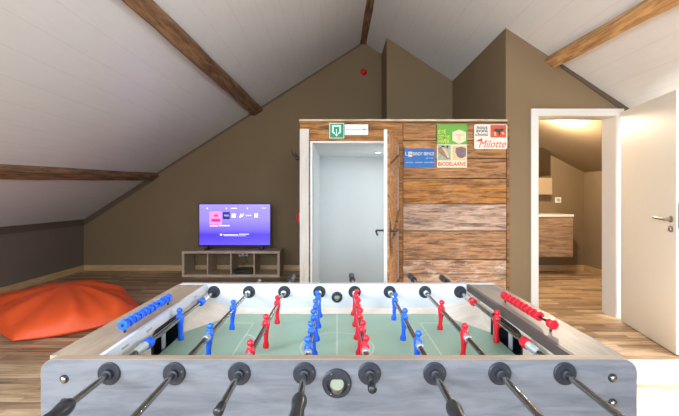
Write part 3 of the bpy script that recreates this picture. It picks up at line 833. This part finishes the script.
# ------------------------------------------------------------------ bean bag
def bean_bag():
    A = Vector((-2.63, 2.93, 0)); B = Vector((-2.0, 3.72, 0)); C_ = Vector((-3.02, 4.62, 0)); D = Vector((-3.78, 3.86, 0))
    bm = bmesh.new(); n = 44
    def pt(u, v, top):
        # pull the edges in a little between the four corners
        p = A*(1-u)*(1-v)+B*u*(1-v)+C_*u*v+D*(1-u)*v
        c = (A+B+C_+D)/4
        eu, ev = 4*u*(1-u), 4*v*(1-v)
        p = p+Vector((.78, -.62, 0))*.20*eu*(1-v)**2+Vector((.62, .78, 0))*.05*ev*u*u-Vector((.62, .78, 0))*.06*ev*(1-u)**2
        h = (eu**.62)*(ev**.62)
        f = .235*(h**.6)
        # loose cloth folds radiating from the corners and seams
        a = math.atan2(v-.5, u-.5); rr = math.hypot(u-.5, v-.5)
        w = (.020*math.sin(a*7+4*rr+.5)+.012*math.sin(a*15+1.3+5*rr))*min(1, rr*2.2)*min(1, h*3)
        w += .012*math.sin(7*u+5*v+1)*math.sin(6*v-3*u)*h+.006*math.sin(19*u-11*v)*h
        z = f+w+.03*math.exp(-((u-.35)**2+(v-.3)**2)*9)*h if top else -.02*h
        lift = .06
        edge = lift*(.35+.65*min(1, h*2))
        if top: z = z+.02
        else: z = max(0, .02*(1-min(1, h*2.2)))
        return Vector((p.x, p.y, max(z, 0)))
    for top in (1, 0):
        g = [[bm.verts.new(pt(i/n, j/n, top)) for j in range(n+1)] for i in range(n+1)]
        for i in range(n):
            for j in range(n): bm.faces.new([g[i][j], g[i+1][j], g[i+1][j+1], g[i][j+1]])
    bmesh.ops.remove_doubles(bm, verts=bm.verts, dist=.0008)
    return bm
bb = obj('bean_bag', bean_bag(), M['orange'], None, True, sub=1)
tag(bb, 'large flat orange bean bag cushion lying on the wooden floor at the left', 'bean bag')

# ------------------------------------------------------------------ foosball table
ft = empty('foosball_table', (0, 1.21, 0))
tag(ft, 'large grey wood foosball table with blue and red players in the foreground', 'foosball table')
ZT, ZR, ZP = .823, .791, .705          # top, rod height, playfield
YA, YA2, YC, YC2 = .835, .858, 1.545, 1.575
def rr_panel(y0, y1, x0, x1, z0, z1, r, n=6):
    bm = bmesh.new()
    pts = [(x0, y0, z0), (x1, y0, z0)]
    for k in range(n+1):
        a = PI/2*k/n; pts.append((x1-r+r*math.cos(a), y0, z1-r+r*math.sin(a)))
    for k in range(n+1):
        a = PI/2+PI/2*k/n; pts.append((x0+r+r*math.cos(a), y0, z1-r+r*math.sin(a)))
    prism(bm, pts, (0, y1-y0, 0)); return bm
obj('front_panel', rr_panel(YA, YA2-.0005, -.683, .692, .47, ZT-.001, .030), M['frontlam'], ft)
# beige edge band over the front panel
bm = bmesh.new()
pts = []
n = 6; r = .031; x0, x1, z1 = -.684, .693, ZT
o_ = [(x1, .78)]+[(x1-r+r*math.cos(PI/2*k/n), z1-r+r*math.sin(PI/2*k/n)) for k in range(n+1)]+[(x0+r+r*math.cos(PI/2+PI/2*k/n), z1-r+r*math.sin(PI/2+PI/2*k/n)) for k in range(n+1)]+[(x0, .78)]
cx, cz = 0, .6
inn_ = [(x+(-.001 if x > 0 else .001), z-(.001 if z > .79 else 0)) for x, z in o_]
va_ = [[bm.verts.new((x, y, z)) for x, z in o_] for y in (YA+.0006, YA2)]
vb_ = [[bm.verts.new((x, y, z)) for x, z in inn_] for y in (YA+.0006, YA2)]
for i in range(len(o_)-1):
    bm.faces.new([va_[0][i], va_[0][i+1], va_[1][i+1], va_[1][i]]); bm.faces.new([vb_[0][i], vb_[1][i], vb_[1][i+1], vb_[0][i+1]])
    bm.faces.new([va_[0][i], vb_[0][i], vb_[0][i+1], va_[0][i+1]]); bm.faces.new([va_[1][i], va_[1][i+1], vb_[1][i+1], vb_[1][i]])
obj('edge_band', bm, M['edgewood'], ft)
obj('back_panel', rr_panel(YC, YC2, -.685, .69, .47, ZT, .018), M['tablewhite'], ft)
XI = .556
# side cabinets
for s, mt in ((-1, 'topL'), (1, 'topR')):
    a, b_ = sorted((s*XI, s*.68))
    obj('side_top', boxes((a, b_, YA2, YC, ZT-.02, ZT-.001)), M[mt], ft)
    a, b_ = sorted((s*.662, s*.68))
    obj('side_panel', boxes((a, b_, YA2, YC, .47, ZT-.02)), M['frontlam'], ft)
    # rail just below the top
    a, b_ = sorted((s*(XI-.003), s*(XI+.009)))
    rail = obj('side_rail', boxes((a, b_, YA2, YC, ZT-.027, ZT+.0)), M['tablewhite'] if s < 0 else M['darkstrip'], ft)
    if s < 0:
        tag(rail, 'white side rail with small dark slots')
        for y in (.93, 1.05, 1.40):
            obj('slot', boxes((-XI+.0028, -XI+.0045, y, y+.03, ZT-.019, ZT-.014)), M['plasticgrey'], rail)
    else: tag(rail, 'dark grey side rail')
    # end wall with the goal mouth
    bm = bmesh.new(); g0, g1, gt = 1.085, 1.295, ZP+.082
    rg = .03
    pts = [(YA2, ZP-.02), (g0, ZP-.02)]
    pts += [(g0+rg-rg*math.cos(PI/2*k/5), gt-rg+rg*math.sin(PI/2*k/5)) for k in range(6)]
    pts += [(g1-rg+rg*math.sin(PI/2*k/5), gt-rg+rg*math.cos(PI/2*k/5)) for k in range(6)]
    pts += [(g1, ZP-.02), (YC, ZP-.02), (YC, ZT-.027), (YA2, ZT-.027)]
    prism(bm, [(s*XI, y, z) for y, z in pts], (s*.012, 0, 0))
    obj('end_wall', bm, M['cream'], ft)
    # goal: rim, dark box, white lining
    gl = obj('goal', boxes(*[tuple(sorted((s*p, s*q)))+t for p, q, t in (
        (XI+.012, .655, (g0-.01, g0, ZP-.03, gt+.01)), (XI+.012, .655, (g1, g1+.01, ZP-.03, gt+.01)),
        (.645, .655, (g0, g1, ZP-.03, gt+.01)), (XI+.012, .655, (g0, g1, gt, gt+.01)), (XI, .655, (g0, g1, ZP-.03, ZP-.012)))]), M['black'], ft)
    bm = bmesh.new()
    arc = [(g0, ZP)]+[(g0+rg-rg*math.cos(PI/2*k/5), gt-rg+rg*math.sin(PI/2*k/5)) for k in range(6)]+[(g1-rg+rg*math.sin(PI/2*k/5), gt-rg+rg*math.cos(PI/2*k/5)) for k in range(6)]+[(g1, ZP)]
    tube(bm, [(s*(XI-.002), y, z) for y, z in arc], .004, 8)
    obj('goal_rim', bm, M['slate'], gl, True)
    obj('goal_lining', boxes(tuple(sorted((s*(XI+.018), s*(XI+.022))))+(g0+.105, g0+.128, ZP-.012, ZP+.04)), M['tablewhite'], gl)
# playfield
PX = XI
obj('playfield', boxes((-PX, PX, YA2, YC, ZP-.012, ZP)), M['green'], ft)
def strip(bm, x0, y0, x1, y1, w=.006, z=ZP):
    d = Vector((x1-x0, y1-y0, 0)).normalized(); nn = Vector((-d.y, d.x, 0))*w/2
    p0 = Vector((x0, y0, z)); p1 = Vector((x1, y1, z))
    prism(bm, [p0-nn, p1-nn, p1+nn, p0+nn], (0, 0, .0006))
bm = bmesh.new(); CY = 1.19
strip(bm, 0, YA2, 0, 1.52)
for s in (-1, 1):
    strip(bm, s*.325, .97, s*.325, 1.411); strip(bm, s*.325, 1.411, s*XI, 1.411); strip(bm, s*.325, .97, s*XI, .97)
    for k in range(12):
        a0 = math.radians(-58+116*k/12); a1 = math.radians(-58+116*(k+1)/12)
        strip(bm, s*(.39-.125*math.cos(a0)), CY+.125*math.sin(a0), s*(.39-.125*math.cos(a1)), CY+.125*math.sin(a1), .005, ZP+.0001)
for k in range(40):
    a0 = 2*PI*k/40; a1 = 2*PI*(k+1)/40
    strip(bm, .12*math.cos(a0), CY+.12*math.sin(a0), .12*math.cos(a1), CY+.12*math.sin(a1), .006, ZP+.0001)
obj('field_lines', bm, M['line'], ft)
# ramps: along the long walls and in the four corners
bm = bmesh.new(); prism(bm, [(-PX, YC, ZP), (-PX, YC, ZP+.018), (-PX, YC-.028, ZP+.0008)], (2*PX, 0, 0)); obj('ramp', bm, M['cream'], ft)
bm = bmesh.new(); prism(bm, [(-PX, YA2, ZP), (-PX, YA2, ZP+.018), (-PX, YA2+.028, ZP+.0008)], (2*PX, 0, 0)); obj('ramp', bm, M['cream'], ft)
for s in (-1, 1):
    for yc, sg in ((YC, -1), (YA2, 1)):
        bm = bmesh.new()
        c0 = Vector((s*PX, yc, ZP)); c1 = Vector((s*PX, yc, ZP+.055))
        a = Vector((s*PX, yc+sg*.235, ZP+.0008)); b_ = Vector((s*(PX-.17), yc, ZP+.0008)); m_ = Vector((s*(PX-.105), yc+sg*.075, ZP+.0008))
        v = [bm.verts.new(q) for q in (c0, c1, a, m_, b_)]
        bm.faces.new([v[1], v[2], v[3]]); bm.faces.new([v[1], v[3], v[4]]); bm.faces.new([v[0], v[2], v[1]]); bm.faces.new([v[0], v[1], v[4]]); bm.faces.new([v[0], v[4], v[3], v[2]])
        obj('corner_ramp', bm, M['cream'], ft)
obj('bottom_board', boxes((-.66, .66, YA2, YC, .47, .488)), M['frontlam'], ft)
# legs
leg0 = None
for x in (-.6, .6):
    for y in (.93, 1.48):
        bm = boxes((x-.045, x+.045, y-.045, y+.045, .02, .47)); obj('leg', bm, M['frontlam'], ft, bevel=.004)
        bm = bmesh.new(); lathe(bm, (x, y, 0), (0, 0, 1), [(0, .03), (.012, .034), (.02, .012)], 16); obj('leveller', bm, M['black'], ft)
# bolts on the front panel
for px, py in ((64.3, 379), (64.3, 402.5), (612.3, 377.8), (612.3, 402.8)):
    p = P(px, py, YA)
    bm = bmesh.new(); lathe(bm, (p.x, YA, p.z), (0, -1, 0), [(0, .0102), (.001, .0102), (.0012, .007)], 20, True)
    bt = obj('bolt', bm, M['black'], ft)
    bm = bmesh.new(); lathe(bm, (p.x, YA-.001, p.z), (0, -1, 0), [(0, .007), (.004, .0065), (.006, .004), (.0065, .0015)], 16)
    obj('bolt_head', bm, M['chrome'], bt, True)
# ball cups
def cup(x, y, dr, R):
    bm = bmesh.new(); d = Vector((0, dr, 0))
    lathe(bm, (x, y, .769), d, [(0, R), (.004, R), (.006, R*.93), (.006, R*.70), (.001, R*.66), (.001, .001)], 32, False)
    cp = obj('ball_cup', bm, M['slate'], ft, True)
    bm = bmesh.new()
    # short open scoop standing in the ring
    ax = Vector((0, dr*.45, 1)).normalized(); q = R/.0335
    lathe(bm, Vector((x, y+dr*.004, .769-.012*q)), ax, [(0, .014*q), (.014*q, .0165*q), (.016*q, .0165*q)], 24)
    obj('cup_insert', bm, M['steel'], cp, True)
    bm = bmesh.new(); lathe(bm, Vector((x, y+dr*.004, .769-.012*q))+ax*.016*q, ax, [(0, .0155*q), (.001, .0150*q)], 24)
    obj('cup_liner', bm, M['liner'], cp)
    for k in range(3):
        a = PI/2+2*PI*k/3+.5
        bm = bmesh.new(); lathe(bm, (x+R*.8*math.cos(a), y+dr*.0055, .769+R*.8*math.sin(a)), d, [(0, .0022), (.0015, .0018)], 8); obj('screw', bm, M['chrome'], cp)
cup(0, YA, -1, .0335); cup(0, YC, -1, .0235)

# rods ---------------------------------------------------------------
XR_ = [(-3.5+i)*.15 for i in range(8)]
def bearing_bm(x, y0, y1):
    bm = bmesh.new(); h = (y1-y0)/2
    half = [(h+.013, .0085), (h+.012, .0115), (h+.0045, .0125), (h+.0045, .016), (h+.005, .024), (h+.003, .0262), (h, .0262), (h-.001, .0120)]
    lathe(bm, (x, (y0+y1)/2, ZR), (0, 1, 0), [(-t, r) for t, r in half]+[(t, r) for t, r in half[::-1]], 28)
    return bm
protoF = obj('bearing', bearing_bm(XR_[0], YA, YA2), M['slate'], ft, True)
protoB = obj('bearing', bearing_bm(XR_[0], YC, YC2), M['slate'], ft, True)
bm = bmesh.new()
for a in (0, PI):
    for y, dr in ((YA-.0045, -1), (YC-.0045, -1)):
        pass
lathe(bm, (XR_[0]+.019, YA-.0045, ZR+.006), (0, -1, 0), [(0, .002), (.001, .0015)], 8); sF = obj('screw', bm, M['chrome'], protoF)
bm = bmesh.new(); lathe(bm, (XR_[0]+.018, YC-.0045, ZR-.008), (0, -1, 0), [(0, .0025), (.001, .002)], 8); sB = obj('screw', bm, M['chrome'], protoB)
for i in range(1, 8):
    for pr, s_ in ((protoF, sF), (protoB, sB)):
        o = copy_to(pr, ft); o.location.x += XR_[i]-XR_[0]
        o2 = copy_to(s_, o)

def man_bm():
    bm = bmesh.new()
    S = [(0, -.072, .0085, .0075), (0, -.069, .0098, .0088), (0, -.061, .0096, .0088), (0, -.056, .0076, .0078), (0, -.050, .0064, .0070), (0, -.040, .0066, .0075),
         (0, -.028, .0074, .0088), (0, -.016, .0086, .0105), (0, -.006, .0108, .0122), (0, .004, .0118, .0135), (0, .010, .0105, .0145), (0, .0145, .0075, .011),
         (0, .0175, .0048, .0052), (0, .0195, .0055, .006), (0, .0225, .0082, .008), (0, .027, .0092, .0088), (0, .0315, .0078, .0074), (0, .0345, .0045, .0042), (0, .0355, .0015, .0015)]
    loft(bm, [(0, 0, z, rx*1.08, ry*1.0) for _, z, rx, ry in S], 16)
    # arms held against the body
    for s in (-1, 1):
        tube(bm, [(0, s*.012, .009), (.001, s*.0155, .002), (.002, s*.0145, -.010), (.003, s*.011, -.020)], [.0045, .0048, .0042, .0036], 8)
    return bm
man_mesh = {}
def add_man(rod, x, y, colr, tilt):
    if colr not in man_mesh:
        bm = man_bm(); me = bpy.data.meshes.new('player_figure'); bmesh.ops.recalc_face_normals(bm, faces=bm.faces); bm.to_mesh(me); bm.free()
        for p in me.polygons: p.use_smooth = True
        me.materials.append(M[colr]); man_mesh[colr] = me
    o = bpy.data.objects.new('player_figure', man_mesh[colr]); col.objects.link(o); o.parent = rod
    o.location = Vector((x, y, ZR))-WL[rod]
    o.rotation_euler = (0, math.radians(tilt), PI if colr == 'red' else 0)
    if colr == 'red': o.rotation_euler = (0, math.radians(tilt), 0)
    return o
rods = [
 ('blue', [1.21], -3, .69, .60, 1.69, None),
 ('blue', [1.065, 1.305], 3, .60, .50, 1.75, None),
 ('red', [.942, 1.147, 1.364], 0, .685, None, 1.70, 1.72),
 ('blue', [.965, 1.083, 1.200, 1.318, 1.435], -7, .69, .62, 1.63, None),
 ('red', [.975, 1.093, 1.212, 1.333, 1.455], 8, .765, None, 1.70, 1.75),
 ('blue', [1.008, 1.207, 1.404], 4, .69, .60, 1.65, None),
 ('red', [1.065, 1.301], 4, .60, None, 1.74, 1.745),
 ('red', [1.19], 1, .64, None, 1.66, 1.70),
]
gripF = [.715, .575, None, .738, None, .712, None, None]
for i, (colr, ys, tilt, y0, _, y1, gb_) in enumerate(rods):
    x = XR_[i]
    gf = gripF[i]
    ya = (gf-.01) if gf else y0
    yb = (gb_+.01) if gb_ else y1
    bm = bmesh.new(); lathe(bm, (x, ya, ZR), (0, 1, 0), [(0, .0072), (yb-ya, .0072)], 16)
    rod = obj('rod', bm, M['chrome'], ft, True, origin=(x, 1.2, ZR))
    for p in rod.data.polygons: p.use_smooth = True
    def grip(y, dr):
        bm = bmesh.new()
        lathe(bm, (x, y, ZR), (0, dr, 0), [(0, .0095), (.004, .0125), (.012, .0150), (.022, .0156), (.032, .0138), (.045, .0125), (.07, .0145), (.1, .0155), (.118, .0145), (.124, .010)], 18)
        for k in range(8):
            pass
        obj('grip', bm, M['grip'], rod, True)
    def cap(y, dr, nm='end_cap'):
        bm = bmesh.new(); lathe(bm, (x, y, ZR), (0, dr, 0), [(-.022, .0086), (0, .0098), (.003, .008), (.005, .003)], 16); obj(nm, bm, M['black'], rod, True)
    if gf: grip(gf, -1)
    else: cap(ya, -1)
    if gb_: grip(gb_, 1)
    else:
        bm = bmesh.new(); lathe(bm, (x, yb, ZR), (0, 1, 0), [(-.016, .0088), (0, .0098), (.004, .008), (.006, .003)], 16); obj('end_cap', bm, M['steel'], rod, True)
    for y in ys:
        add_man(rod, x, y, colr, tilt)
        if y != ys[0] or i in (0, 7): continue
        bm = bmesh.new(); lathe(bm, (x, y-.034, ZR), (0, 1, 0), [(0, .0085), (.002, .0102), (.018, .0102), (.020, .0085)], 16); obj('collar', bm, M['springs'], rod, True)
    # bumpers
    if i in (0, 7):
        for y, dr in ((1.006, -1), (1.40, 1)):
            bm = bmesh.new(); lathe(bm, (x, y, ZR), (0, 1, 0), [(-.012, .011), (-.011, .0145), (.011, .0145), (.012, .011)], 20); obj('bumper', bm, M[colr], rod, True)
            bm = bmesh.new()
            prof = []
            for k in range(13): prof.append((.012+k*.0042, .0088+(.0028 if k % 2 else 0)))
            lathe(bm, (x, y, ZR), (0, dr, 0), prof, 14); obj('spring', bm, M['springs'], rod, True)
    else:
        for y, dr in ((YA2+.016, 1), (YC-.03, 1)):
            if ys[0]-y < .05 and y < 1: continue
            if y > 1.2 and y-ys[-1] < .05: continue
            bm = bmesh.new(); lathe(bm, (x, y, ZR), (0, 1, 0), [(0, .0085), (.001, .011), (.014, .011), (.015, .0085)], 16); obj('spring', bm, M['springs'], rod, True)

# score counters
def counter(x, ys, colr, y0, y1, ball=None):
    bm = bmesh.new(); lathe(bm, (x, y0, ZT+.022), (0, 1, 0), [(0, .004), (y1-y0, .004)], 10)
    for y in (y0+.013, y1-.013):
        box(bm, x-.002, x+.002, y-.003, y+.003, ZT-.002, ZT+.022)
    sc_ = obj('score_rod', bm, M['black'], ft, False, origin=(x, y0, ZT))
    first = None
    for y in ys:
        if first is None:
            bm = bmesh.new()
            lathe(bm, (x, y, ZT+.022), (0, 1, 0), [(-.0122, .0125), (-.0115, .0138), (.0045, .0138), (.0052, .0085), (.0112, .0085), (.0122, .0085)], 14)
            first = obj('score_bead', bm, M[colr], sc_, False, origin=(x, y, ZT))
            fy = y
        else:
            o = copy_to(first, sc_); o.location.y += y-fy
counter(-.588, [1.004+.0262*k for k in range(7)]+[1.208+.0262*k for k in range(3)], 'blue', .990, 1.271)
counter(.597, [1.008]+[1.078+.0262*k for k in range(9)], 'red', .998, 1.297)

# ------------------------------------------------------------------ light
def area(name, loc, rot, sx, sy, power, c):
    l = bpy.data.lights.new(name, 'AREA'); l.shape = 'RECTANGLE'; l.size = sx; l.size_y = sy; l.energy = power; l.color = c
    o = bpy.data.objects.new(name, l); col.objects.link(o); o.location = loc; o.rotation_euler = rot; return o
# daylight coming through the gable window behind the camera
area('gable_window_daylight', ((W3[0]+W3[1])/2, YF-.02, (W3[2]+W3[3])/2), (PI/2, 0, 0), W3[1]-W3[0]-.1, 1.5, 112, (.78, .89, 1))
# roof windows
xl = (LW[0]+LW[1])/2
area('left_roof_daylight', (xl, (LW[2]+LW[3])/2, zl(xl)+.1), (0, -math.atan(SL), 0), 1.3, 1.1, 165, (.74, .87, 1))
xr = (RW[0]+RW[1])/2
area('right_roof_daylight', (xr, (RW[2]+RW[3])/2, zr(xr)+.12), (0, math.atan(SR), 0), 1.3, 1.45, 100, (.86, .93, 1))
sun = bpy.data.lights.new('sun', 'SUN'); sun.energy = 16; sun.angle = math.radians(.8); sun.color = (.93, .96, 1)
so_ = bpy.data.objects.new('sun', sun); col.objects.link(so_)
el = math.radians(50)
so_.rotation_euler = Vector((math.cos(el), 0, math.sin(el))).to_track_quat('Z', 'Y').to_euler()
def point(name, loc, power, c, r=.05):
    l = bpy.data.lights.new(name, 'POINT'); l.energy = power; l.color = c; l.shadow_soft_size = r
    o = bpy.data.objects.new(name, l); col.objects.link(o); o.location = loc; return o
def spot(name, loc, power, c, ang=150, blend=.6, r=.04):
    l = bpy.data.lights.new(name, 'SPOT'); l.energy = power; l.color = c; l.spot_size = math.radians(ang); l.spot_blend = blend; l.shadow_soft_size = r
    o = bpy.data.objects.new(name, l); col.objects.link(o); o.location = loc; return o
c = WL[dl]
area('stair_lamp', (c.x, c.y, 1.72), (0, 0, 0), .1, .1, 1.6, (.93, .97, 1))
area('stair_fill', (.88, 4.3, .95), (0, PI/2, 0), 1.2, .7, 4.6, (.90, .96, 1))  # unseen fill added on the right stairwell wall to brighten it evenly
# bathroom lamp just inside the door, out of sight above the lintel
point('bathroom_lamp', (2.75, 4.5, bz(2.75)-.12), 75, (1, .83, .6), .06)

w = bpy.data.worlds.new('sky'); scene.world = w; w.use_nodes = True
bg = w.node_tree.nodes['Background']; bg.inputs[0].default_value = (.62, .78, 1, 1); bg.inputs[1].default_value = 1.2

# ------------------------------------------------------------------ camera
cd = bpy.data.cameras.new('camera'); cam = bpy.data.objects.new('camera', cd); col.objects.link(cam)
cam.location = (0, 0, CH); cam.rotation_euler = (PI/2, 0, 0)
cd.sensor_width = 36; cd.lens = 36*F/679; cd.shift_x = (339.5-VX)/679; cd.shift_y = -(208-VY)/679
cd.clip_start = .03
scene.camera = cam
vs = scene.view_settings
vs.view_transform = 'Standard'; vs.look = 'None'; vs.gamma = 1; vs.exposure = 0.68; vs.use_curve_mapping = False
